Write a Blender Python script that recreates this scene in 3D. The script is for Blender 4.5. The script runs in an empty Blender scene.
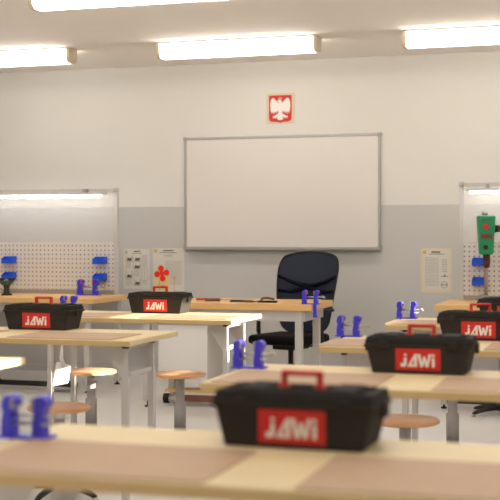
import bpy, bmesh, math, random
from mathutils import Vector, Matrix
random.seed(7)
S = bpy.context.scene
C = S.collection
R = math.radians

# ---------------------------------------------------------------- camera, world, sun, exposure
cam = bpy.data.cameras.new('camera'); camo = bpy.data.objects.new('camera', cam); C.objects.link(camo)
camo.location = (0, 0, 1.25); camo.rotation_euler = (R(90), 0, R(17.0))
cam.sensor_width = 36; cam.lens = 36*1209/500; cam.shift_y = -0.024
cam.clip_start = .05; cam.clip_end = 60
cam.dof.use_dof = True; cam.dof.focus_distance = 7.6; cam.dof.aperture_fstop = 3.7
S.camera = camo
w = bpy.data.worlds.new('world'); S.world = w; w.use_nodes = True
w.node_tree.nodes['Background'].inputs[0].default_value = (.85, .92, 1, 1)
w.node_tree.nodes['Background'].inputs[1].default_value = 2.5
sun = bpy.data.lights.new('sun', 'SUN'); suno = bpy.data.objects.new('sun', sun); C.objects.link(suno)
sun.energy = 22; sun.angle = R(.6); sun.color = (1, .93, .82)
suno.rotation_euler = (0, R(75), 0)          # low sun from the window side (+X)
S.view_settings.view_transform = 'Standard'; S.view_settings.look = 'None'
S.view_settings.gamma = 1; S.view_settings.use_curve_mapping = False
S.view_settings.exposure = 0.07
LAMP_E = 9.5

# ---------------------------------------------------------------- materials
def srgb(r, g, b):
    f = lambda c: (c/255/12.92) if c/255 <= .04045 else ((c/255+.055)/1.055)**2.4
    return (f(r), f(g), f(b), 1)
def mat(name, col, rough=.6, metal=0, var=.03, scale=8, bump=0, bscale=200, spec=.5, stretch=None):
    m = bpy.data.materials.new(name); m.use_nodes = True
    nt = m.node_tree; b = nt.nodes['Principled BSDF']
    b.inputs['Roughness'].default_value = rough; b.inputs['Metallic'].default_value = metal
    b.inputs['Specular IOR Level'].default_value = spec
    tc = nt.nodes.new('ShaderNodeTexCoord'); mp = nt.nodes.new('ShaderNodeMapping')
    nt.links.new(tc.outputs['Object'], mp.inputs[0])
    if stretch: mp.inputs['Scale'].default_value = stretch
    n = nt.nodes.new('ShaderNodeTexNoise'); n.inputs['Scale'].default_value = scale; n.inputs['Detail'].default_value = 4
    nt.links.new(mp.outputs[0], n.inputs['Vector'])
    mx = nt.nodes.new('ShaderNodeMix'); mx.data_type = 'RGBA'
    c0 = srgb(*col)
    mx.inputs[6].default_value = tuple(max(0, c*(1-var*2)) for c in c0[:3])+(1,)
    mx.inputs[7].default_value = tuple(min(1, c*(1+var*2)) for c in c0[:3])+(1,)
    nt.links.new(n.outputs[0], mx.inputs[0]); nt.links.new(mx.outputs[2], b.inputs['Base Color'])
    if bump:
        n2 = nt.nodes.new('ShaderNodeTexNoise'); n2.inputs['Scale'].default_value = bscale
        nt.links.new(tc.outputs['Object'], n2.inputs['Vector'])
        bp = nt.nodes.new('ShaderNodeBump'); bp.inputs['Strength'].default_value = bump; bp.inputs['Distance'].default_value = .002
        nt.links.new(n2.outputs[0], bp.inputs['Height']); nt.links.new(bp.outputs[0], b.inputs['Normal'])
    return m
def emis(name, col, e):
    m = bpy.data.materials.new(name); m.use_nodes = True; nt = m.node_tree
    b = nt.nodes['Principled BSDF']; b.inputs['Base Color'].default_value = (.9, .9, .88, 1)
    b.inputs['Emission Color'].default_value = col; b.inputs['Emission Strength'].default_value = e
    return m
def wall_mat(name, dado):
    m = mat(name, (221, 216, 208), .85, var=.008, scale=1.5, bump=.15, bscale=120)
    if dado:
        nt = m.node_tree; b = nt.nodes['Principled BSDF']
        lk = b.inputs['Base Color'].links[0]; src = lk.from_socket
        ge = nt.nodes.new('ShaderNodeNewGeometry'); sp = nt.nodes.new('ShaderNodeSeparateXYZ')
        nt.links.new(ge.outputs['Position'], sp.inputs[0])
        lt = nt.nodes.new('ShaderNodeMath'); lt.operation = 'LESS_THAN'; lt.inputs[1].default_value = 1.535
        nt.links.new(sp.outputs[2], lt.inputs[0])
        mx = nt.nodes.new('ShaderNodeMix'); mx.data_type = 'RGBA'
        nt.links.new(lt.outputs[0], mx.inputs[0]); nt.links.new(src, mx.inputs[6])
        mx.inputs[7].default_value = srgb(194, 191, 186)
        nt.links.new(mx.outputs[2], b.inputs['Base Color'])
    return m
def peg_mat():
    m = mat('pegboard_grey', (214, 208, 202), .45, var=.01)
    nt = m.node_tree; b = nt.nodes['Principled BSDF']; src = b.inputs['Base Color'].links[0].from_socket
    tc = nt.nodes.new('ShaderNodeTexCoord'); sp = nt.nodes.new('ShaderNodeSeparateXYZ'); nt.links.new(tc.outputs['Object'], sp.inputs[0])
    outs = []
    for i in (0, 2):
        a = nt.nodes.new('ShaderNodeMath'); a.operation = 'PINGPONG'; a.inputs[1].default_value = .019
        nt.links.new(sp.outputs[i], a.inputs[0])
        l = nt.nodes.new('ShaderNodeMath'); l.operation = 'LESS_THAN'; l.inputs[1].default_value = .0058
        nt.links.new(a.outputs[0], l.inputs[0]); outs.append(l)
    mu = nt.nodes.new('ShaderNodeMath'); mu.operation = 'MULTIPLY'
    nt.links.new(outs[0].outputs[0], mu.inputs[0]); nt.links.new(outs[1].outputs[0], mu.inputs[1])
    mx = nt.nodes.new('ShaderNodeMix'); mx.data_type = 'RGBA'
    nt.links.new(mu.outputs[0], mx.inputs[0]); nt.links.new(src, mx.inputs[6]); mx.inputs[7].default_value = srgb(118, 110, 108)
    nt.links.new(mx.outputs[2], b.inputs['Base Color'])
    return m
def clear_mat(name, col, dens, rough=.1):
    m = bpy.data.materials.new(name); m.use_nodes = True; nt = m.node_tree
    b = nt.nodes['Principled BSDF']; b.inputs['Base Color'].default_value = col; b.inputs['Roughness'].default_value = rough
    t = nt.nodes.new('ShaderNodeBsdfTransparent'); x = nt.nodes.new('ShaderNodeMixShader')
    x.inputs[0].default_value = dens
    nt.links.new(t.outputs[0], x.inputs[1]); nt.links.new(b.outputs[0], x.inputs[2])
    nt.links.new(x.outputs[0], nt.nodes['Material Output'].inputs[0])
    return m
M = dict(
    wall=wall_mat('wall_paint', True), ceil=mat('ceiling_paint', (246, 240, 232), .9, var=.006, scale=1),
    floor=mat('floor_resin', (224, 221, 218), .33, var=.02, scale=3),
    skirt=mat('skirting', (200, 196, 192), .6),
    edge=mat('golden_edge', (204, 173, 119), .5, var=.04, scale=8),
    maple=mat('pale_birch', (224, 203, 158), .5, var=.05, scale=6, stretch=(1, 9, 9)),
    beech=mat('golden_beech', (226, 182, 118), .4, var=.07, scale=5, stretch=(1, 10, 10)),
    mat_=mat('tan_hardboard', (184, 152, 122), .6, var=.03, scale=14, bump=.1),
    seat=mat('plywood_seat', (228, 174, 128), .4, var=.06, scale=7, stretch=(1, 8, 1)),
    brown=mat('brown_wood', (120, 76, 56), .5, var=.06),
    steel=mat('grey_powder_coat', (196, 192, 188), .45, var=.01),
    dsteel=mat('mid_grey_paint', (160, 155, 151), .4, metal=.0, var=.01),
    white=mat('white_paint', (232, 229, 226), .5, var=.01),
    wb=mat('whiteboard_enamel', (221, 213, 206), .3, var=.004),
    alu=mat('aluminium', (165, 162, 158), .4, metal=.6, var=.02),
    chrome=mat('bright_steel', (190, 190, 190), .35, metal=1, var=.01),
    black=mat('black_plastic', (54, 49, 44), .85, var=.05, bump=.2, bscale=500, spec=.25),
    lid=mat('black_lid_plastic', (44, 41, 38), .85, var=.05, spec=.2),
    black2=mat('black_rubber', (22, 21, 21), .6, var=.05),
    fred=mat('bright_red_print', (236, 40, 30), .6),
    red=mat('red_plastic', (208, 40, 34), .5, var=.03),
    blue=mat('blue_bin', (24, 84, 214), .4, var=.03),
    vblue=mat('vise_blue', (62, 52, 205), .4, var=.06, scale=30),
    orange=mat('orange_pad', (205, 92, 60), .5, var=.04),
    green=mat('drill_green', (26, 138, 88), .4, var=.04),
    mesh=mat('navy_mesh_fabric', (47, 51, 66), .8, var=.08, scale=60, bump=.4, bscale=900, spec=.2),
    fab=mat('black_fabric', (22, 22, 25), .85, var=.08, scale=60, spec=.2),
    paper=mat('paper', (214, 208, 196), .7, var=.01), paper2=mat('cream_paper', (216, 202, 170), .7, var=.01),
    ink=mat('grey_ink', (148, 143, 136), .8, var=.05), dink=mat('dark_ink', (84, 80, 78), .8, var=.05),
    yel=mat('yellow_print', (226, 200, 140), .7), gold=mat('gold_print', (214, 168, 96), .7),
    pwhite=mat('print_white', (240, 234, 226), .7, var=.01), ered=mat('shield_red', (206, 48, 52), .7, var=.02),
    grn=mat('green_print', (70, 140, 90), .7), pink=mat('pink_print', (224, 160, 150), .7),
    cap=mat('lamp_end_plastic', (222, 208, 182), .5, var=.01),
    lamp=emis('lamp_diffuser', (1, .96, .90, 1), LAMP_E), led=emis('led_tube', (1, .97, .94, 1), 18),
    clear=clear_mat('clear_acrylic', (.95, .95, .95, 1), .13, .5), glass=clear_mat('window_glass', (.9, .95, 1, 1), .05),
    lcd=mat('display_window', (110, 60, 50), .4),
)

# ---------------------------------------------------------------- geometry helpers
class B:
    """collects shapes into one mesh"""
    def __init__(s): s.bm = bmesh.new()
    def _bev(s, vs, b):
        if b: 
            es = list({e for v in vs for e in v.link_edges})
            bmesh.ops.bevel(s.bm, geom=es, offset=b, segments=2, affect='EDGES', profile=.5)
    def box(s, x0, x1, y0, y1, z0, z1, b=0):
        vs = bmesh.ops.create_cube(s.bm, size=1)['verts']
        for v in vs:
            v.co = Vector(((x0+x1)/2+v.co.x*(x1-x0), (y0+y1)/2+v.co.y*(y1-y0), (z0+z1)/2+v.co.z*(z1-z0)))
        s._bev(vs, b); return s
    def hexa(s, bot, top, b=0):
        """bot/top: four corners each"""
        vs = [s.bm.verts.new(p) for p in list(bot)+list(top)]
        for f in ((3, 2, 1, 0), (4, 5, 6, 7), (0, 1, 5, 4), (1, 2, 6, 5), (2, 3, 7, 6), (3, 0, 4, 7)):
            s.bm.faces.new([vs[i] for i in f])
        s._bev(vs, b); return s
    def prism(s, pts, ax, a0, a1, b=0):
        """polygon pts (2D) extruded along axis ax from a0 to a1"""
        def p3(u, v, a): return {'x': (a, u, v), 'y': (u, a, v), 'z': (u, v, a)}[ax]
        lo = [s.bm.verts.new(p3(u, v, a0)) for u, v in pts]; hi = [s.bm.verts.new(p3(u, v, a1)) for u, v in pts]
        n = len(pts); fs = [s.bm.faces.new(lo), s.bm.faces.new(hi[::-1])]
        for i in range(n): fs.append(s.bm.faces.new((lo[i], hi[i], hi[(i+1) % n], lo[(i+1) % n])))
        bmesh.ops.recalc_face_normals(s.bm, faces=fs)
        s._bev(lo+hi, b); return s
    def cyl(s, p0, p1, r0, r1=None, n=20, caps=True):
        p0, p1 = Vector(p0), Vector(p1); r1 = r0 if r1 is None else r1
        d = p1-p0; q = d.to_track_quat('Z', 'Y')
        a = [s.bm.verts.new(p0+q@Vector((r0*math.cos(t*2*math.pi/n), r0*math.sin(t*2*math.pi/n), 0))) for t in range(n)]
        c = [s.bm.verts.new(p1+q@Vector((r1*math.cos(t*2*math.pi/n), r1*math.sin(t*2*math.pi/n), 0))) for t in range(n)]
        for i in range(n): s.bm.faces.new((a[i], a[(i+1) % n], c[(i+1) % n], c[i])).smooth = True
        if caps: s.bm.faces.new(a[::-1]); s.bm.faces.new(c)
        return s
    def tube(s, pts, r, n=10):
        pts = [Vector(p) for p in pts]; rings = []
        for i, p in enumerate(pts):
            d = (pts[min(i+1, len(pts)-1)]-pts[max(i-1, 0)]).normalized(); q = d.to_track_quat('Z', 'Y')
            rr = r[i] if isinstance(r, (list, tuple)) else r
            rings.append([s.bm.verts.new(p+q@Vector((rr*math.cos(t*2*math.pi/n), rr*math.sin(t*2*math.pi/n), 0))) for t in range(n)])
        for a, c in zip(rings, rings[1:]):
            best = min(range(n), key=lambda k: (a[0].co-c[k].co).length)
            for i in range(n): s.bm.faces.new((a[i], a[(i+1) % n], c[(i+1+best) % n], c[(i+best) % n])).smooth = True
        s.bm.faces.new(rings[0][::-1]); s.bm.faces.new(rings[-1]); return s
    def lathe(s, prof, cx=0, cy=0, n=36):
        rings = []
        for r, z in prof:
            rings.append([s.bm.verts.new((cx+max(r, 1e-4)*math.cos(t*2*math.pi/n), cy+max(r, 1e-4)*math.sin(t*2*math.pi/n), z)) for t in range(n)])
        for a, c in zip(rings, rings[1:]):
            for i in range(n): s.bm.faces.new((a[i], a[(i+1) % n], c[(i+1) % n], c[i])).smooth = True
        s.bm.faces.new(rings[0][::-1]); s.bm.faces.new(rings[-1]); return s
    def sphere(s, c, r, sc=(1, 1, 1)):
        vs = bmesh.ops.create_uvsphere(s.bm, u_segments=16, v_segments=10, radius=r)['verts']
        for v in vs: v.co = Vector((v.co.x*sc[0], v.co.y*sc[1], v.co.z*sc[2]))+Vector(c)
        for v in vs:
            for f in v.link_faces: f.smooth = True
        return s
    def build(s, name, m, parent=None, label=None):
        bmesh.ops.recalc_face_normals(s.bm, faces=s.bm.faces[:])
        me = bpy.data.meshes.new(name); s.bm.to_mesh(me); s.bm.free(); me.materials.append(M[m] if isinstance(m, str) else m)
        o = bpy.data.objects.new(name, me); C.objects.link(o)
        if parent: o.parent = parent
        if label: o['label'] = label
        return o
def tag(o, label, cat, group=None):
    o['label'] = label; o['category'] = cat
    if group: o['group'] = group
    return o
def thing(name, label, cat, loc=(0, 0, 0), rz=0, group=None):
    o = bpy.data.objects.new(name, None); C.objects.link(o); o.location = loc; o.rotation_euler = (0, 0, rz)
    return tag(o, label, cat, group)
def struct(o): o['kind'] = 'structure'; return o
def copy_tree(o, parent=None):
    c = o.copy(); C.objects.link(c); c.parent = parent
    for ch in list(o.children): copy_tree(ch, c)
    return c

def dup(root, label, loc, rz=0, group=None):
    c = copy_tree(root); c.location = loc; c.rotation_euler = (0, 0, rz); c['label'] = label
    if group: c['group'] = group
    return c

# ---------------------------------------------------------------- room shell
XL, XR, Y0, YW, H = -8.0, 2.6, -1.6, 10.32, 2.82
struct(B().box(XL-.2, XR+.2, Y0-.2, YW+.2, -.15, 0).build('floor', 'floor'))
struct(B().box(XL-.2, XR+.2, Y0-.2, YW+.2, H, H+.15).build('ceiling', 'ceil'))
struct(B().box(XL-.2, XR+.2, YW, YW+.2, 0, H).build('wall_back', 'wall'))
struct(B().box(XL-.2, XL, Y0, YW, 0, H).build('wall_left', 'wall'))
struct(B().box(XL-.2, XR+.2, Y0-.2, Y0, 0, H).build('wall_front', 'wall'))
# window side: high ribbon windows; the wall is built round the openings
wins = [(6.35, 7.35, 1.80, 2.32), (3.65, 4.28, 1.92, 2.32), (-.6, 1.6, 1.0, 2.4)]
bw = B(); ys = sorted([Y0]+[v for q in wins for v in q[:2]]+[YW])
for a, b_ in zip(ys, ys[1:]):
    q = next((q for q in wins if abs(q[0]-a) < 1e-6), None)
    if q: bw.box(XR, XR+.2, a, b_, 0, q[2]); bw.box(XR, XR+.2, a, b_, q[3], H)
    else: bw.box(XR, XR+.2, a, b_, 0, H)
struct(bw.build('wall_right', 'wall'))
for i, (a, b_, z0, z1) in enumerate(wins):
    f = B(); t = .03
    f.box(XR+.12, XR+.17, a, a+t, z0, z1).box(XR+.12, XR+.17, b_-t, b_, z0, z1)
    f.box(XR+.12, XR+.17, a+t, b_-t, z0, z0+t).box(XR+.12, XR+.17, a+t, b_-t, z1-t, z1)
    wf = struct(f.build('window_%d' % (i+1), 'white'))
    B().box(XR+.14, XR+.146, a+t, b_-t, z0+t, z1-t).build('window_pane', 'glass', wf)
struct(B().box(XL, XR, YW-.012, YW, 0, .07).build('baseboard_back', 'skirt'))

# ---------------------------------------------------------------- ceiling lights
def fixture(label):
    t = thing('ceiling_light', label, 'ceiling light', group='long ceiling lights')
    L = 1.33
    prof = [(-.085, 0), (-.075, -.10), (-.045, -.125), (.045, -.125), (.075, -.10), (.085, 0)]
    B().prism([(u*.97, v*.97) for u, v in prof], 'x', .03, L-.03).build('diffuser', 'lamp', t)
    B().box(.01, L-.01, -.095, .095, -.012, 0).build('mounting_tray', 'steel', t)
    for x0, x1 in ((0, .03), (L-.03, L)):
        B().prism(prof, 'x', x0, x1, .004).build('end_cap', 'cap', t)
    return t
lx = [-5.66, -3.565, -1.575, .42]
fx0 = fixture('long glowing ceiling light above the whiteboard, complete in view')
fx0.location = (lx[1], 9.15, H)
labs = {(0, 9.15): 'long ceiling light at the left edge, above the left pegboard',
        (2, 9.15): 'long ceiling light at the right edge, level with the row by the back wall',
        (1, 6.95): 'long ceiling light cut by the top of the photo, nearer than the others'}
for y in (9.15, 6.95, 4.75, 2.55):
    for i, x in enumerate(lx):
        if (i, y) == (1, 9.15): continue
        dup(fx0, labs.get((i, y), 'long ceiling light outside the frame, above the classroom tables'), (x, y, H))

# ---------------------------------------------------------------- back wall things
t = thing('whiteboard', 'large blank whiteboard with thin aluminium frame on the back wall', 'whiteboard', (0, YW, 0))
x0, x1, z0, z1 = -3.773, -1.972, 1.150, 2.157; fr = .022
B().box(x0+fr, x1-fr, -.016, 0, z0+fr, z1-fr).build('writing_surface', 'wb', t)
B().box(x0, x0+fr, -.024, 0, z0, z1, .003).box(x1-fr, x1, -.024, 0, z0, z1, .003).box(x0+fr, x1-fr, -.024, 0, z1-fr, z1, .003).box(x0+fr, x1-fr, -.024, 0, z0, z0+fr, .003).build('frame', 'alu', t)
B().box(x0+.03, x1-.03, -.085, -.024, z0-.004, z0+.006, .002).box(x0+.03, x1-.03, -.088, -.083, z0-.004, z0+.016, .001).build('pen_tray', 'alu', t)
for cx in (x0+.012, x1-.012):
    for cz in (z0+.012, z1-.012):
        B().box(cx-.018, cx+.018, -.027, -.001, cz-.018, cz+.018, .005).build('corner_cap', 'dsteel', t)

# eagle emblem
ex, ez = -2.872, 2.398
t = thing('eagle_emblem', 'small red shield emblem with a white crowned eagle above the whiteboard', 'emblem', (ex, YW, ez))
B().box(-.128, .128, -.008, 0, -.135, .135, .002).build('backing', 'paper2', t)
sh = [(-.104, .115), (.104, .115), (.104, -.085), (.098, -.108), (.075, -.118), (.02, -.121), (0, -.13), (-.02, -.121), (-.075, -.118), (-.098, -.108), (-.104, -.085)]
B().prism(sh, 'y', -.0105, -.008).build('shield', 'ered', t)
eg = B()
for s in (-1, 1):
    wing = [(s*.012, .035), (s*.022, .055), (s*.04, .072), (s*.06, .092), (s*.078, .086), (s*.09, .06), (s*.092, .02), (s*.088, -.02), (s*.078, -.048),
            (s*.072, -.02), (s*.064, -.052), (s*.058, -.022), (s*.05, -.05), (s*.044, -.02), (s*.034, -.042), (s*.026, -.018), (s*.012, -.02)]
    eg.prism(wing, 'y', -.013, -.0105)
    eg.prism([(s*.008, -.03), (s*.03, -.052), (s*.058, -.07), (s*.07, -.064), (s*.066, -.08), (s*.05, -.088), (s*.035, -.082), (s*.015, -.062), (s*.004, -.05)], 'y', -.013, -.0105)
eg.prism([(-.016, .045), (-.024, .02), (-.022, -.02), (-.012, -.05), (-.03, -.09), (-.02, -.1), (0, -.106), (.02, -.1), (.03, -.09), (.012, -.05), (.022, -.02), (.024, .02), (.016, .045), (.012, .065), (.004, .076), (-.01, .076), (-.03, .066), (-.014, .06)], 'y', -.0132, -.0105)
eg.build('eagle', 'pwhite', t)
B().prism([(-.016, .078), (.014, .078), (.02, .1), (.008, .09), (0, .106), (-.009, .09), (-.02, .1)], 'y', -.013, -.0105).build('crown', 'gold', t)
for s in (-1, 1):
    B().prism([(s*.052, -.078), (s*.068, -.074), (s*.074, -.086), (s*.06, -.094)], 'y', -.0138, -.0105).build('claw', 'gold', t)

def poster(label, xa, xb, za, zb, m):
    t = thing('poster', label, 'poster', (xa, YW, za)); w_, h_ = xb-xa, zb-za
    B().box(0, w_, -.003, 0, 0, h_).build('sheet', m, t); return t, w_, h_
def bars(t, name, m, rects, d=-.0042):
    b = B()
    for (a, c, e, g) in rects: b.box(a, c, d, -.003, e, g)
    return b.build(name, m, t)
# left poster: columns of small grey pictures
t, w_, h_ = poster('pale instruction poster with small grey pictures, left of the red flower poster', -4.371, -4.118, .783, 1.15, 'paper')
bars(t, 'title', 'dink', [(.10, .165, h_-.028, h_-.018), (.085, .18, h_-.043, h_-.039)])
bars(t, 'green_mark', 'grn', [(.014, .02, h_-.05, h_-.015), (.028, .034, h_-.045, h_-.012)])
pics = [(.02, .085, h_-.115, h_-.06), (.10, .165, h_-.115, h_-.075), (.095, .165, h_-.185, h_-.125), (.02, .085, h_-.27, h_-.2), (.10, .165, h_-.335, h_-.27)]
b = B()
for (a, c, e, g) in pics:
    b.box(a, c, -.0042, -.003, e, e+.004); b.box(c-.003, c, -.0042, -.003, e, g); b.box(a, a+.002, -.0042, -.003, e, g)
    b.prism([(a+.01, e+.008), (c-.008, e+.008), (c-.008, e+.034), (c-.03, e+.028), (a+.02, e+.038)], 'y', -.0044, -.003)
b.build('picture_frames', 'dink', t)
bars(t, 'text_lines', 'ink', [(x, x+ln, h_-zz, h_-zz+.003) for x, z0_, z1_, ln in ((.02, .125, .19, .055), (.10, .2, .262, .06), (.178, .06, .19, .055), (.02, .285, .345, .06), (.178, .3, .345, .055)) for zz in [z0_+k*.012 for k in range(int((z1_-z0_)/.012))]])
bars(t, 'table_box', 'ink', [(.175, .24, h_-.19, h_-.187), (.175, .24, h_-.29, h_-.287), (.175, .178, h_-.29, h_-.187), (.237, .24, h_-.29, h_-.187), (.205, .208, h_-.28, h_-.2)])
# red flower poster
t, w_, h_ = poster('pale poster with a red four-petal flower on a yellow patch, left of the whiteboard', -4.082, -3.78, .762, 1.158, 'paper')
bars(t, 'title', 'dink', [(.095, .2, h_-.028, h_-.018), (.06, .235, h_-.044, h_-.039)])
B().cyl((.026, -.003, h_-.026), (.026, -.0044, h_-.026), .017).build('yellow_seal', 'gold', t)
bars(t, 'text_lines', 'ink', [(.1+.006*k, .2-.006*k, h_-.062-k*.009, h_-.059-k*.009) for k in range(3)]+[(.12, .28, h_-.12-k*.014, h_-.117-k*.014) for k in range(16)])
B().prism([(.015, 0.012), (.165, .012), (.165, .12), (.15, .17), (.115, .2), (.04, .2), (.015, .15)], 'y', -.0045, -.003).build('yellow_patch', 'yel', t)
b = B(); fxx, fz = .087, .165
for k in range(4):
    a = R(100+90*k); b.cyl((fxx+.046*math.cos(a), -.0045-.0001*k, fz+.046*math.sin(a)), (fxx+.046*math.cos(a), -.0062-.0001*k, fz+.046*math.sin(a)), .029, n=24)
b.box(fxx-.02, fxx+.02, -.0066, -.0045, fz-.02, fz+.02)
b.build('red_flower', 'fred', t)
bars(t, 'pink_marks', 'pink', [(.195, .225, .115, .14), (.205, .213, .0, .11)])
bars(t, 'stem_lines', 'ink', [(.06, .066, .012, .09), (.08, .12, .05, .056)], -.0056)
# cream poster
t, w_, h_ = poster('cream bordered notice with small text and a round stamp, right of the whiteboard', -1.626, -1.362, .785, 1.164, 'paper2')
B().box(.022, w_-.022, -.0036, -.003, .024, h_-.02).build('inner_panel', 'paper', t)
bars(t, 'title', 'dink', [(.09, .165, h_-.04, h_-.028), (.07, .2, h_-.054, h_-.049)])
B().cyl((.033, -.0036, h_-.035), (.033, -.005, h_-.035), .016).build('seal', 'gold', t)
bars(t, 'text_lines', 'ink', [(.035, .155, h_-.085-k*.0125, h_-.082-k*.0125) for k in range(20)]+[(.175, .225, h_-.1-k*.02, h_-.097-k*.02) for k in range(6)]+[(.19, .193, h_-.21, h_-.1), (.212, .215, h_-.21, h_-.1)])
bars(t, 'signature', 'dink', [(.165, .235, .135, .139)]); 
b = B()
for k in range(24):
    a0, a1 = 2*math.pi*k/24, 2*math.pi*(k+1)/24
    b.tube([(.2+.027*math.cos(a0), -.0042, .066+.027*math.sin(a0)), (.2+.027*math.cos(a1), -.0042, .066+.027*math.sin(a1))], .0017, 4)
b.box(.17, .23, -.0045, -.003, .063, .069); b.prism([(.19, .14), (.215, .14), (.205, .156)], 'y', -.0045, -.003)
b.build('round_stamp', 'dink', t)

# ---------------------------------------------------------------- workbenches with pegboard racks
def workbench(label, xa, xb, y0, y1, endx):
    t = thing('workbench', label, 'workbench', (xa, y0, 0), group='workbenches under the pegboards')
    L, D, hh = xb-xa, y1-y0, .765
    B().box(0, L, 0, D, hh-.042, hh, .003).build('benchtop', 'beech', t)
    for x in (.035, L-.11):
        for y in (.08, D-.09):
            l = B().box(x, x+.045, y, y+.045, .03, hh-.042, .002).build('leg', 'steel', t)
            B().cyl((x+.022, y+.022, 0), (x+.022, y+.022, .012), .022).cyl((x+.022, y+.022, .012), (x+.022, y+.022, .03), .008).build('levelling_foot', 'black2', l)
    B().box(.06, L-.06, .09, .12, hh-.12, hh-.042).box(.06, L-.06, D-.12, D-.09, hh-.12, hh-.042).build('apron', 'steel', t)
    B().box(.1, L-.12, D-.075, D-.06, .18, hh-.12).build('back_panel', 'steel', t)
    B().box(.06, L-.22, .16, .20, .03, .07, .003).box(L-.40, L-.22, .04, .16, .05, .085, .003).box(L-1.15, L-.9, .04, .16, .05, .085, .003).build('lower_rail', 'black2', t)
    return t
def rack(label, xa, xb, y, zt=1.68, zb=.765, sx=1):
    t = thing('pegboard_rack', label, 'tool rack', (xa, y, zb), group='pegboard racks on the workbenches')
    L = xb-xa; hh = zt-zb
    for x in (0, L-.03): B().box(x, x+.03, 0, .03, 0, hh, .002).build('post', 'steel', t)
    B().box(.03, L-.03, 0, .03, hh-.03, hh, .002).box(.0, .035, -.05, 0, hh-.022, hh+.004).box(L-.035, L, -.05, 0, hh-.022, hh+.004).build('top_rail', 'steel', t)
    o = B().box(.03, L-.03, .004, .012, .04, .452).build('pegboard', M['peg'], t)
    B().box(.03, L-.03, .006, .02, 0.0, .036).build('gap_shade_strip', 'dsteel', t)  # added grey strip, its dark tone stands for shaded wall below the pegboard
    B().box(.03, L-.03, .01, .014, .452, hh-.03).build('clear_panel', 'clear', t)
    return t
M['peg'] = peg_mat()
workbench('wooden topped workbench below the left pegboard', -6.4, -4.02, 8.85, 9.62, 1)
workbench('wooden topped workbench below the right pegboard', -1.29, .9, 8.8, 9.6, 0)
rack('grey framed pegboard rack with blue bins on the left workbench', -6.2, -4.105, 9.55, 1.672)
rack('grey framed pegboard rack behind the green drill on the right workbench', -1.195, .8, 9.5, 1.682)
def strip_lamp(label, xa, xb, y, z):
    t = thing('strip_lamp', label, 'lamp', (xa, y, z), group='strip lamps on the pegboard racks'); L = xb-xa
    B().box(0, L, -.02, .05, .0, .02, .004).build('housing', 'steel', t)
    B().cyl((.03, .0, -.008), (L-.03, .0, -.008), .012, n=12).build('tube', 'led', t)
    for x in (.15, L-.2): B().box(x, x+.03, .0, .06, .02, .05).build('bracket', 'dsteel', t)
    return t
strip_lamp('glowing white strip lamp above the left pegboard', -6.1, -4.17, 9.42, 1.617)
strip_lamp('glowing white strip lamp above the right pegboard', -1.13, .7, 9.38, 1.612)

def parts_bin(label):
    t = thing('parts_bin', label, 'storage bin', group='blue bins hooked on the pegboards')
    b = B(); w_, d, hh = .10, .09, .062
    b.box(0, w_, -d, 0, 0, .004); b.box(0, w_, -.004, 0, 0, hh); b.box(0, w_, -d, -d+.004, 0, hh*.6)
    for x in (0, w_-.004): b.prism([(-d, 0), (0, 0), (0, hh), (-d*.35, hh), (-d, hh*.6)], 'x', x, x+.004)
    b.build('tray', 'blue', t)
    B().box(.02, w_-.02, -d-.004, -d+.0, .008, .026).build('label_holder', 'blue', t)
    return t
# positions on the boards (x, y, z)
pb = parts_bin('blue bin, upper one at the right end of the left pegboard'); pb.location = (-4.30, 9.553, 1.028)
dup(pb, 'blue bin, lower one at the right end of the left pegboard', (-4.30, 9.553, .885))
dup(pb, 'blue bin, upper one near the left edge of the photo', (-5.165, 9.553, 1.028))
dup(pb, 'blue bin, lower one just above the black and green pedestal tool', (-5.165, 9.553, .89))
dup(pb, 'blue bin, upper one beside the chuck of the green drill', (-1.09, 9.503, 1.035))
dup(pb, 'blue bin, lower one beside the column of the green drill', (-1.09, 9.503, .885))

# drill press
t = thing('drill_press', 'green bench drill with red button standing on the right workbench', 'drill', (-.975, 9.27, .80), R(10))
B().box(-.055, .055, -.10, .10, -.035, .0, .004).box(-.04, .04, -.09, .08, -.002, .018, .003).build('base', 'alu', t)
B().cyl((.012, .06, .018), (.012, .06, .62), .014).build('column', 'alu', t)
B().hexa([(-.042, -.08, .325), (.058, -.08, .325), (.058, .07, .325), (-.042, .07, .325)], [(-.062, -.09, .62), (.075, -.09, .62), (.075, .09, .62), (-.062, .09, .62)], .014).build('head', 'green', t)
B().cyl((0, -.086, .535), (0, -.103, .533), .021).build('stop_button', 'red', t)
B().cyl((.0, -.078, .38), (.0, -.09, .38), .018).cyl((.0, -.09, .38), (.0, -.098, .38), .007).build('speed_knob', 'black', t)
B().box(-.035, .05, -.094, -.08, .445, .48, .003).build('display', 'lcd', t)
B().box(-.03, .04, -.097, -.085, .583, .59).build('maker_strip', 'lcd', t)
B().cyl((.012, 0, .325), (.012, 0, .275), .026, .03).cyl((.012, 0, .275), (.012, 0, .225), .03, .02).build('chuck', mat('dark_chuck', (70, 30, 26), .4), t)
B().cyl((.012, 0, .225), (.012, 0, .10), .006).build('drill_bit', 'alu', t)
B().cyl((.0, .02, .62), (.0, .02, .65), .022).build('pulley_cap', 'alu', t)
h = B().cyl((.068, 0, .52), (.11, 0, .52), .032, .022).build('feed_hub', 'black', t)
b = B()
for k in range(3):
    a = R(90+120*k); b.cyl((.10, 0, .52), (.135, .09*math.cos(a), .52+.09*math.sin(a)), .005)
    b.sphere((.137, .095*math.cos(a), .52+.095*math.sin(a)), .014)
b.cyl((.11, 0, .52), (.135, 0, .52), .024)
b.build('feed_handles', 'chrome', t)

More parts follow.
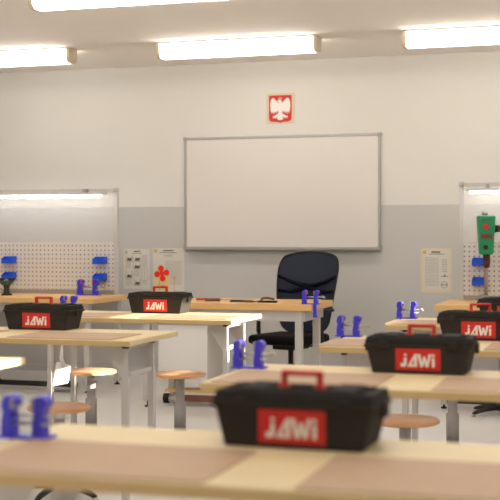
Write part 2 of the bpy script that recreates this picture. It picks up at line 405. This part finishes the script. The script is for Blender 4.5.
# ---------------------------------------------------------------- clamp-on vises
def vise(label, gap=.075, loc=(0, 0, 0), rz=0, clamp=None, pads=False):
    t = thing('bench_vise', label, 'vise', loc, rz, 'blue clamp-on vises')
    def jaw(x, s, name):
        pr = [(-.014, 0), (.014, 0), (.012, .02), (.009, .045), (.012, .066), (.018, .074), (.022, .084), (.018, .096), (.006, .101), (-.006, .099), (-.014, .088), (-.016, .072), (-.011, .06), (-.015, .04), (-.016, .02)]
        return B().prism([(x+u*s*1.02, v) for u, v in pr], 'y', -.021, .021, .003).build(name, 'vblue', t)
    g = gap/2
    B().box(-g-.022, g+.026, -.03, .03, 0, .006, .002).build('base_plate', 'vblue', t)
    j = jaw(-g, 1, 'fixed_jaw'); k = jaw(g, 1, 'moving_jaw')
    for jj, x in ((j, -g+.014), (k, g-.014)):
        s = 1 if x < 0 else -1
        B().box(x-.002, x+.004, -.026, .026, .07, .096, .001).build('jaw_pad', 'orange' if pads else 'alu', jj)
    for y in (-.017, .017): B().cyl((-g, y, .034), (g+.03, y, .034), .003, n=10).build('guide_rod', 'chrome', t)
    B().cyl((-g-.01, 0, .052), (g+.052, 0, .052), .0042, n=12).cyl((g+.046, 0, .052), (g+.058, 0, .052), .008, n=12).build('screw', 'chrome', t)
    B().cyl((g+.053, -.036, .058), (g+.053, .036, .046), .003, n=8).sphere((g+.053, -.036, .058), .0055).sphere((g+.053, .036, .046), .0055).build('handle_bar', 'chrome', t)
    if clamp == 'end':      # arm wraps round the left end of the table
        B().box(-.036, -.024, -.014, .014, -.062, .003, .002).box(-.036, .012, -.014, .014, -.072, -.060, .002).build('clamp_arm', 'vblue', t)
        B().cyl((0, 0, -.115), (0, 0, -.036), .0055, n=10).cyl((0, 0, -.036), (0, 0, -.030), .012, n=14).cyl((0, -.028, -.108), (0, .028, -.108), .003, n=8).build('clamp_screw', 'chrome', t)
    if clamp == 'front':    # arm wraps round the front edge of the desk
        B().box(g-.012, g+.012, -.046, -.034, -.082, .006, .002).box(g-.012, g+.012, -.046, .005, -.092, -.080, .002).box(g-.012, g+.012, -.046, -.025, 0, .006, .001).build('clamp_arm', 'vblue', t)
        B().cyl((g, -.010, -.15), (g, -.010, -.058), .0055, n=10).cyl((g, -.01, -.058), (g, -.01, -.052), .012, n=14).cyl((g-.028, -.01, -.14), (g+.028, -.01, -.14), .003, n=8).build('clamp_screw', 'chrome', t)
    return t

# ---------------------------------------------------------------- student tables
TZ, TT = .78, .028
TL, TD = 1.28, .62
def table(label, x, y):
    t = thing('work_table', label, 'table', (x, y, 0), group='student work tables')
    B().box(0, TL, 0, TD, TZ-TT, TZ, .004).build('tabletop', 'maple', t)
    B().box(-.002, TL+.002, -.002, .0, TZ-TT+.001, TZ-.005).box(-.002, TL+.002, TD, TD+.002, TZ-TT+.001, TZ-.005).build('edge_lipping', 'edge', t, 'golden edge strip')
    lw = .024
    B().box(.08, TL-.08, .30, .34, TZ-TT-.03, TZ-TT).box(.08, .11, .124, TD-.19, TZ-TT-.03, TZ-TT).box(TL-.10, TL-.08, .124, TD-.19, TZ-TT-.03, TZ-TT).build('frame', 'steel', t)
    for xi, sx in ((.075, 1), (TL-.055-lw, -1)):
        for yi in (.10, TD-.19):
            l = B().box(xi, xi+lw, yi, yi+lw, .36, TZ-TT-.008, .003).box(xi-.004, xi+lw+.004, yi-.004, yi+lw+.004, .02, .60, .003).build('leg', 'steel', t)
            B().box(xi-.001, xi+lw+.001, yi-.003, yi+lw, TZ-TT-.018, TZ-TT, .001).build('cap', 'black2', l)
            B().cyl((xi+lw/2, yi+lw/2, 0), (xi+lw/2, yi+lw/2, .02), .018).build('foot', 'black2', l)
            xg = xi+lw if sx > 0 else xi
            B().prism([(xg, TZ-TT-.012), (xg+sx*.10, TZ-TT-.012), (xg+sx*.085, TZ-TT-.04), (xg, TZ-TT-.17)], 'y', yi+.004, yi+.009).build('gusset', 'steel', t)
        B().box(xi+.003, xi+lw-.003, .14, TD-.2, .595, .62, .003).build('side_stretcher', 'steel', t)
    return t
rows = {1: (-1.36, 2.175, -.672), 2: (-1.305, 3.72, -.645), 3: (-1.25, 5.12, -.635), 4: (-1.215, 6.50, -.60)}
lrows = {2: (-3.52, 3.68, -2.9), 3: (-3.42, 5.12, -2.86), 4: (-3.405, 6.58, -2.79)}
ordn = {1: 'nearest', 2: 'second', 3: 'third', 4: 'fourth'}
proto = None; tbl = {}
for side, rr in (('right', rows), ('left', lrows)):
    for k, (x, y, cx) in rr.items():
        lab = {('right', 1): 'pale birch work table across the foreground carrying the biggest toolbox',
               ('right', 2): 'pale work table in the middle, next behind the foreground table',
               ('right', 3): 'pale work table third from the front on the right, partly hidden by the second toolbox',
               ('right', 4): 'farthest pale work table on the right, just before the right workbench',
               ('left', 2): 'work table at the left edge, only its sunlit corner showing',
               ('left', 3): 'pale work table with a toolbox at the left, in front of another toolbox table',
               ('left', 4): 'pale work table with sunlit legs, before the teacher desk'}[(side, k)]
        if proto is None: proto = table(lab, x, y); o = proto
        else: o = dup(proto, lab, (x, y, 0))
# hardboard mats, two per table
mt = None
for side, rr in (('right', rows), ('left', lrows)):
    for k, (x, y, cx) in rr.items():
        if (side, k) == ('left', 2): continue
        for j, mx_ in ((0, cx-.09-.54), (1, cx+.09)):
            row = {('right', 1): 'foreground table', ('right', 2): 'second table on the right', ('right', 3): 'third table on the right', ('right', 4): 'farthest right table',
                   ('left', 3): 'nearer left toolbox table', ('left', 4): 'farther left toolbox table'}[(side, k)]
            lab = 'thin tan hardboard mat on the %s, %s of its toolbox' % (row, 'left' if j == 0 else 'right')
            if mt is None:
                mt = B().box(0, .54, 0, .362, 0, .003, .0008).build('work_mat', 'mat_'); tag(mt, lab, 'mat', 'tan mats on the work tables'); o = mt
            else:
                o = mt.copy(); C.objects.link(o); o['label'] = lab
            o.location = (mx_, y+.008, TZ+.0003)

# ---------------------------------------------------------------- toolboxes
def toolbox(label):
    t = thing('toolbox', label, 'toolbox', group='black toolboxes with red labels')
    def ring(w_, y0, y1, z): return [(-w_/2, y0, z), (w_/2, y0, z), (w_/2, y1, z), (-w_/2, y1, z)]
    B().hexa(ring(.322, 0, .165, 0), ring(.366, -.006, .171, .096), .005).hexa(ring(.378, -.010, .175, .09), ring(.378, -.010, .175, .101), .003).build('body', 'black', t)
    b = B().hexa(ring(.374, -.007, .172, .102), ring(.364, .002, .163, .126), .004)
    for i in range(5): b.box(-.16, .16, .02+i*.027, .032+i*.027, .125, .1300, .0015)
    for s in (-1, 1): b.box(s*.105-.03, s*.105+.03, .01, .155, .124, .1315, .003)
    b.build('lid', 'lid', t)
    for s in (-1, 1):
        B().box(s*.12-.015, s*.12+.015, -.0135, -.006, .085, .112, .002).build('latch', 'black', t)
        B().box(s*.193-.006, s*.193+.006, .06, .105, .07, .105, .003).build('side_grip', 'black', t)
    hb = B().box(-.049, -.036, .074, .092, .128, .163, .003).box(.036, .049, .074, .092, .128, .163, .003).box(-.049, .049, .073, .093, .155, .167, .004)
    hb.box(-.055, -.030, .070, .096, .126, .134, .002).box(.030, .055, .070, .096, .126, .134, .002)
    hb.build('handle', 'red', t, 'red carrying handle')
    # red label with white lettering, lying on the sloped front
    sl = math.atan2(-.006, .10)

    pl = B().box(-.078, .078, -.0022, 0, 0, .076, .0008).build('label_plate', 'red', t, 'bright red label plate')
    pl.location = (0, -.0012, .012); pl.rotation_euler = (.06, 0, 0)
    q = B()
    def P_(pts): q.prism([((u-80)*.95/1000, v/1000) for u, v in pts], 'y', -.0034, -.0022)
    def rect(a, b_, c, d): P_([(a, c), (b_, c), (b_, d), (a, d)])
    # j
    rect(30, 39, 50, 58); P_([(29, 45), (39, 45), (39, 19), (33, 13), (17, 13), (17, 25), (26, 25), (29, 28)])
    # A
    P_([(41, 13), (50, 13), (66, 40), (66, 13), (77, 13), (77, 58), (68, 58)])
    P_([(52, 13), (64, 13), (64, 23), (57, 23)])
    # W
    P_([(78, 58), (89, 58), (95, 30), (101, 50), (107, 50), (113, 30), (119, 58), (129, 58), (118, 13), (109, 13), (104, 30), (99, 13), (89, 13)])
    # i
    rect(131, 141, 50, 58); P_([(131, 45), (141, 45), (141, 13), (131, 13)])
    q.build('lettering', 'pwhite', pl, 'white block lettering')
    return t
tb = toolbox('large black toolbox with red label in the foreground, nearest of all')
tb.location = (-.697, 2.60, TZ)
tb.rotation_euler = (0, 0, R(-1.5))
dup(tb, 'black toolbox on the second table at the right, its whole label visible', (-.666, 4.165, TZ))
dup(tb, 'black toolbox cut by the right edge, third from the front on the right', (-.618, 5.60, TZ))
dup(tb, 'farthest right black toolbox, mostly hidden behind the others', (-.585, 6.95, TZ))
dup(tb, 'black toolbox at the left side of the photo, below the left pegboard', (-2.85, 5.59, TZ))
dup(tb, 'small distant black toolbox in front of the red flower poster', (-2.765, 7.03, TZ))

# vises
vise('big blurred blue vise at the left end of the foreground table', loc=(-1.338, 2.57, TZ), gap=.08, clamp='end')
vise('blue vise at the left end of the middle table, left of the nearest toolbox', loc=(-1.283, 4.18, TZ), gap=.078, clamp='end')
vise('blue vise on the third right table, just right of the teacher desk', loc=(-1.238, 5.66, TZ), gap=.078, clamp='end')
vise('blue vise on the farthest right table, near the cream notice', loc=(-1.193, 7.03, TZ), gap=.078, clamp='end')
vise('blue vise on the teacher desk corner in front of the office chair', loc=(-2.10, 8.336, TZ), gap=.085, pads=True, clamp='front')
vise('blue vise peeking over the toolbox on the left table', loc=(-3.383, 7.08, TZ), gap=.072, clamp='end')
bv = vise('wide blue vise on the left workbench, below the right-hand pegboard bins', loc=(-4.31, 9.40, .765), gap=.1, pads=True)
bv.scale = (1.4, 1.2, 1.35)

# ---------------------------------------------------------------- stools
def stool(label):
    t = thing('stool', label, 'stool', group='round wooden stools')
    B().lathe([(.0, .415), (.147, .415), (.155, .420), (.155, .431), (.149, .436), (0, .436)]).build('seat', 'seat', t)
    B().lathe([(.036, .09), (.036, .26), (.027, .265), (.027, .40), (.06, .405), (.06, .414), (0, .414)]).build('column', 'dsteel', t)
    b = B().lathe([(0, .035), (.045, .035), (.042, .09), (0, .09)])
    for k in range(5):
        a = R(20+72*k); c, s = math.cos(a), math.sin(a)
        b.tube([(.03*c, .03*s, .055), (.12*c, .12*s, .05), (.2*c, .2*s, .036), (.24*c, .24*s, .022)], [.02, .017, .014, .011], 8)
    b.build('star_base', 'black2', t)
    for k in range(5):
        a = R(20+72*k); c, s = math.cos(a), math.sin(a)
        B().cyl((.235*c, .235*s, 0), (.235*c, .235*s, .02), .016, .012, n=12).build('glide', 'chrome', t)
    return t
st = stool('round wooden stool under the farther left table, its seat overlapping the white dustpan'); st.location = (-3.115, 6.84, 0)
dup(st, 'round wooden stool right of the farther left table legs, left of the nearest toolbox', (-2.535, 6.85, 0), R(12))
dup(st, 'round wooden stool behind the blurred foreground vise', (-2.60, 5.34, 0), R(33))
dup(st, 'round wooden stool showing right of the nearest toolbox', (-.925, 5.42, 0), R(5))
dup(st, 'stool under the farthest right table, only its column visible', (-.90, 6.85, 0), R(33))
dup(st, 'stool at the right workbench, only its black foot visible', (-.795, 8.68, 0), R(-16))

# ---------------------------------------------------------------- teacher desk, chair
t = thing('teacher_desk', 'golden beech teacher desk with grey legs below the whiteboard', 'desk', (-3.42, 8.3, 0))
L, D = 1.34, .66
B().box(0, L, 0, D, TZ-.048, TZ, .003).build('desktop', 'beech', t)
B().box(.05, L-.06, .03, .06, TZ-.125, TZ-.048).box(.05, L-.06, D-.1, D-.07, TZ-.125, TZ-.048).box(L-.09, L-.06, .06, D-.1, TZ-.125, TZ-.048).build('apron', 'steel', t)
for x in (.05, L-.13):
    for y in (.02, D-.12):
        l = B().box(x, x+.05, y, y+.05, .05, TZ-.048, .003).build('leg', 'steel', t)
        B().cyl((x+.027, y+.027, 0), (x+.027, y+.027, .012), .024).cyl((x+.027, y+.027, 0.012), (x+.027, y+.027, .05), .008).build('levelling_foot', 'black2', l)
p = B().box(.145, .53, .08, .52, .21, TZ-.05, .003).build('drawer_pedestal', 'white', t, 'plain white pedestal cabinet')
# footrest on the floor
t = thing('floor_footrest', 'low wooden footrest with a black capped grey tube on the floor under the teacher desk', 'footrest', (-3.24, 8.42, 0), R(3))
B().box(0, .75, .0, .14, .105, .125, .002).build('tread', 'beech', t)
B().box(.12, .75, -.01, .012, .04, .085, .002).build('kick_board', 'brown', t)
B().cyl((.03, .03, .055), (.72, .03, .055), .03).cyl((.05, .11, .085), (.05, .11, .105), .012).box(.04, .06, .02, .12, .08, .105).box(.66, .68, .02, .12, .08, .105).cyl((.05,.1,0),(.05,.1,.09),.012).cyl((.66,.1,0),(.66,.1,.09),.012).build('support_tube', 'steel', t)
B().cyl((-.012, .03, .055), (.03, .03, .055), .037).build('end_cap', 'black2', t)
B().cyl((.72, .03, .055), (.76, .03, .055), .037).build('end_cap', 'black2', t)

t = thing('office_chair', 'black office chair with tall navy mesh back behind the teacher desk', 'chair', (-2.495, 9.27, 0), R(-17))
# local: faces -Y
def back_surface(u, v):   # u -1..1, v 0..1
    wv = .220+.062*math.sin(min(1, v*1.15)*math.pi/2)
    if v > .80: wv *= math.sqrt(max(0, 1-((v-.80)/.22)**2))*.25+.75
    if v < .12: wv *= .8+.2*math.sqrt(v/.12)
    y = .20+.13*v+.05*math.sin(v*math.pi)*0-.05*math.sin(v*2.4)+.045*(1-u*u)
    return Vector((u*wv, y, .47+.665*v))
def sup(u):  return u
n, mrow = 20, 26
b = B(); grid = []
for j in range(mrow+1):
    v = j/mrow; row = []
    for i in range(n+1):
        u = -1+2*i/n; row.append(b.bm.verts.new(back_surface(u, v)+Vector((0, 0, -.035*abs(u)**3*(1 if v > .5 else -1)*abs(v-.5)*2))))
    grid.append(row)
for j in range(mrow):
    for i in range(n):
        b.bm.faces.new((grid[j][i], grid[j][i+1], grid[j+1][i+1], grid[j+1][i])).smooth = True
edge = [grid[j][0].co.copy() for j in range(mrow+1)]+[grid[mrow][i].co.copy() for i in range(1, n+1)]+[grid[j][n].co.copy() for j in range(mrow-1, -1, -1)]+[grid[0][i].co.copy() for i in range(n-1, 0, -1)]
mo = b.build('mesh_back', 'mesh', t)
sm = mo.modifiers.new('s', 'SOLIDIFY'); sm.thickness = .006
b = B(); edge.append(edge[0]); b.tube(edge, .007, 8); b.build('back_frame', 'black', t)
b = B()
for s in (-1, 1):
    b.tube([back_surface(s*.97, .71)+Vector((0, -.012, 0)), back_surface(s*.6, .645)+Vector((0, -.012, 0)), back_surface(s*.25, .60)+Vector((0, -.012, 0)), back_surface(0, .59)+Vector((0, -.012, 0))], [.012, .016, .018, .018], 8)
    b.tube([back_surface(s*.95, .53)+Vector((0, -.012, 0)), back_surface(s*.55, .52)+Vector((0, -.012, 0)), back_surface(0, .57)+Vector((0, -.012, 0))], [.012, .016, .018], 8)
b.build('lumbar_support', mat('navy_black', (20, 22, 36), .95, spec=.1), t)
B().tube([(0, .28, .60), (0, .30, .5), (0, .26, .42), (0, .1, .40)], [.028, .03, .03, .03], 10).build('back_stem', 'black', t)
B().box(-.24, .24, -.27, .22, .415, .49, .03).build('seat', 'fab', t)
B().box(-.10, .10, -.12, .12, .37, .415, .01).cyl((.1, 0, .40), (.27, -.02, .405), .007).build('mechanism', 'black', t)
for s in (-1, 1):
    a = B().tube([(s*.20, 0, .43), (s*.29, 0, .44), (s*.295, -.02, .50), (s*.295, -.02, .67)], [.016, .018, .018, .016], 8).build('armrest', 'black', t)
    B().box(s*.295-.04, s*.295+.04, -.13, .12, .67, .695, .012).build('arm_pad', 'black2', a)
B().cyl((0, 0, .11), (0, 0, .25), .032).cyl((0, 0, .25), (0, 0, .39), .02).build('gas_lift', 'black', t)
b = B().cyl((0, 0, .07), (0, 0, .12), .05, .04)
for k in range(5):
    a = R(18+72*k); c, s = math.cos(a), math.sin(a); b.tube([(.03*c, .03*s, .1), (.15*c, .15*s, .095), (.30*c, .30*s, .07)], [.022, .02, .014], 8)
b.build('star_base', 'black', t)
for k in range(5):
    a = R(18+72*k); c, s = .3*math.cos(a), .3*math.sin(a)
    B().cyl((c-.022, s, .028), (c-.006, s, .028), .028).cyl((c+.006, s, .028), (c+.022, s, .028), .028).cyl((c, s, .03), (c, s, .07), .008).build('caster', 'black2', t)

# hand tools lying on the teacher desk
def dz(x, y): return (x, y, TZ)
t = thing('screwdriver', 'thin orange-handled tool lying at the left of the teacher desk top', 'tool', dz(-3.06, 8.62), R(8))
B().cyl((0, 0, .010), (.09, 0, .010), .0095, n=12).build('handle', 'orange', t); B().cyl((.09, 0, .010), (.2, 0, .010), .003, n=8).build('shaft', 'alu', t)
t = thing('wood_chisel', 'long brown-handled chisel lying on the teacher desk beside the pliers', 'tool', dz(-2.94, 8.48), R(14))
B().cyl((0, 0, .012), (.11, 0, .012), .0115, n=12).build('handle', 'brown', t); B().box(.11, .22, -.008, .008, .010, .014).build('blade', 'dsteel', t)
t = thing('pliers', 'small dark pliers lying flat in the middle of the teacher desk', 'tool', dz(-2.73, 8.45), R(5))
for s in (-1, 1): B().tube([(0, s*.022, .009), (.05, s*.02, .009), (.10, s*.005, .009)], .007, 8).build('grip', 'black2', t)
B().prism([(.10, -.012), (.15, -.004), (.15, .004), (.10, .012)], 'z', .004, .014).build('jaws', 'dsteel', t)
t = thing('wood_file', 'short black tool lying just left of the pliers beside the chair', 'tool', dz(-2.62, 8.42), R(-4))
B().box(0, .07, -.011, .011, .0, .018, .004).build('handle', 'brown', t); B().box(.07, .14, -.006, .006, .006, .012).build('blade', 'black2', t)
t = thing('hand_plane', 'dark hand tool with raised grip on the teacher desk before the chair back', 'tool', dz(-2.52, 8.45), R(3))
B().box(0, .14, -.02, .02, 0, .014, .003).build('sole', 'black2', t); B().tube([(.02, 0, .012), (.03, 0, .03), (.06, 0, .034), (.12, 0, .025)], .009, 8).build('grip', 'brown', t)

# small vise with green head on the left bench
t = thing('drill_vise', 'small black and green pedestal tool at the left edge of the left workbench', 'vise', (-4.96, 9.18, .765), R(10))
B().lathe([(.045, 0), (.045, .01), (.026, .02), (.022, .06), (.03, .085), (0, .085)]).build('pedestal', 'black', t)
B().hexa([(-.03, -.03, .085), (.03, -.03, .085), (.03, .03, .085), (-.03, .03, .085)], [(-.065, -.035, .125), (.06, -.035, .125), (.06, .035, .125), (-.065, .035, .125)], .006).build('green_body', mat('dark_green', (52, 74, 48), .5), t)
B().box(-.07, -.03, -.03, .03, .125, .145, .004).box(.02, .065, -.03, .03, .125, .145, .004).build('jaws', 'black', t)
B().cyl((-.12, 0, .035), (-.02, 0, .035), .006).build('lever', 'chrome', t)

# white dustpan hanging by the left table leg
t = thing('dustpan', 'white long-handled dustpan hanging below the farther left table', 'dustpan', (-3.215, 6.63, .355), R(22))
B().hexa([(-.06, -.02, 0), (.042, -.02, .02), (.042, .012, .02), (-.06, .012, 0)], [(-.03, -.012, .15), (.058, -.012, .128), (.058, .012, .128), (-.03, .012, .15)], .008).build('pan', 'white', t)
B().tube([(.012, 0, .12), (.0, 0, .17), (.004, 0, .25), (.004, 0, .385)], [.02, .012, .007, .006], 10).build('handle', 'white', t)
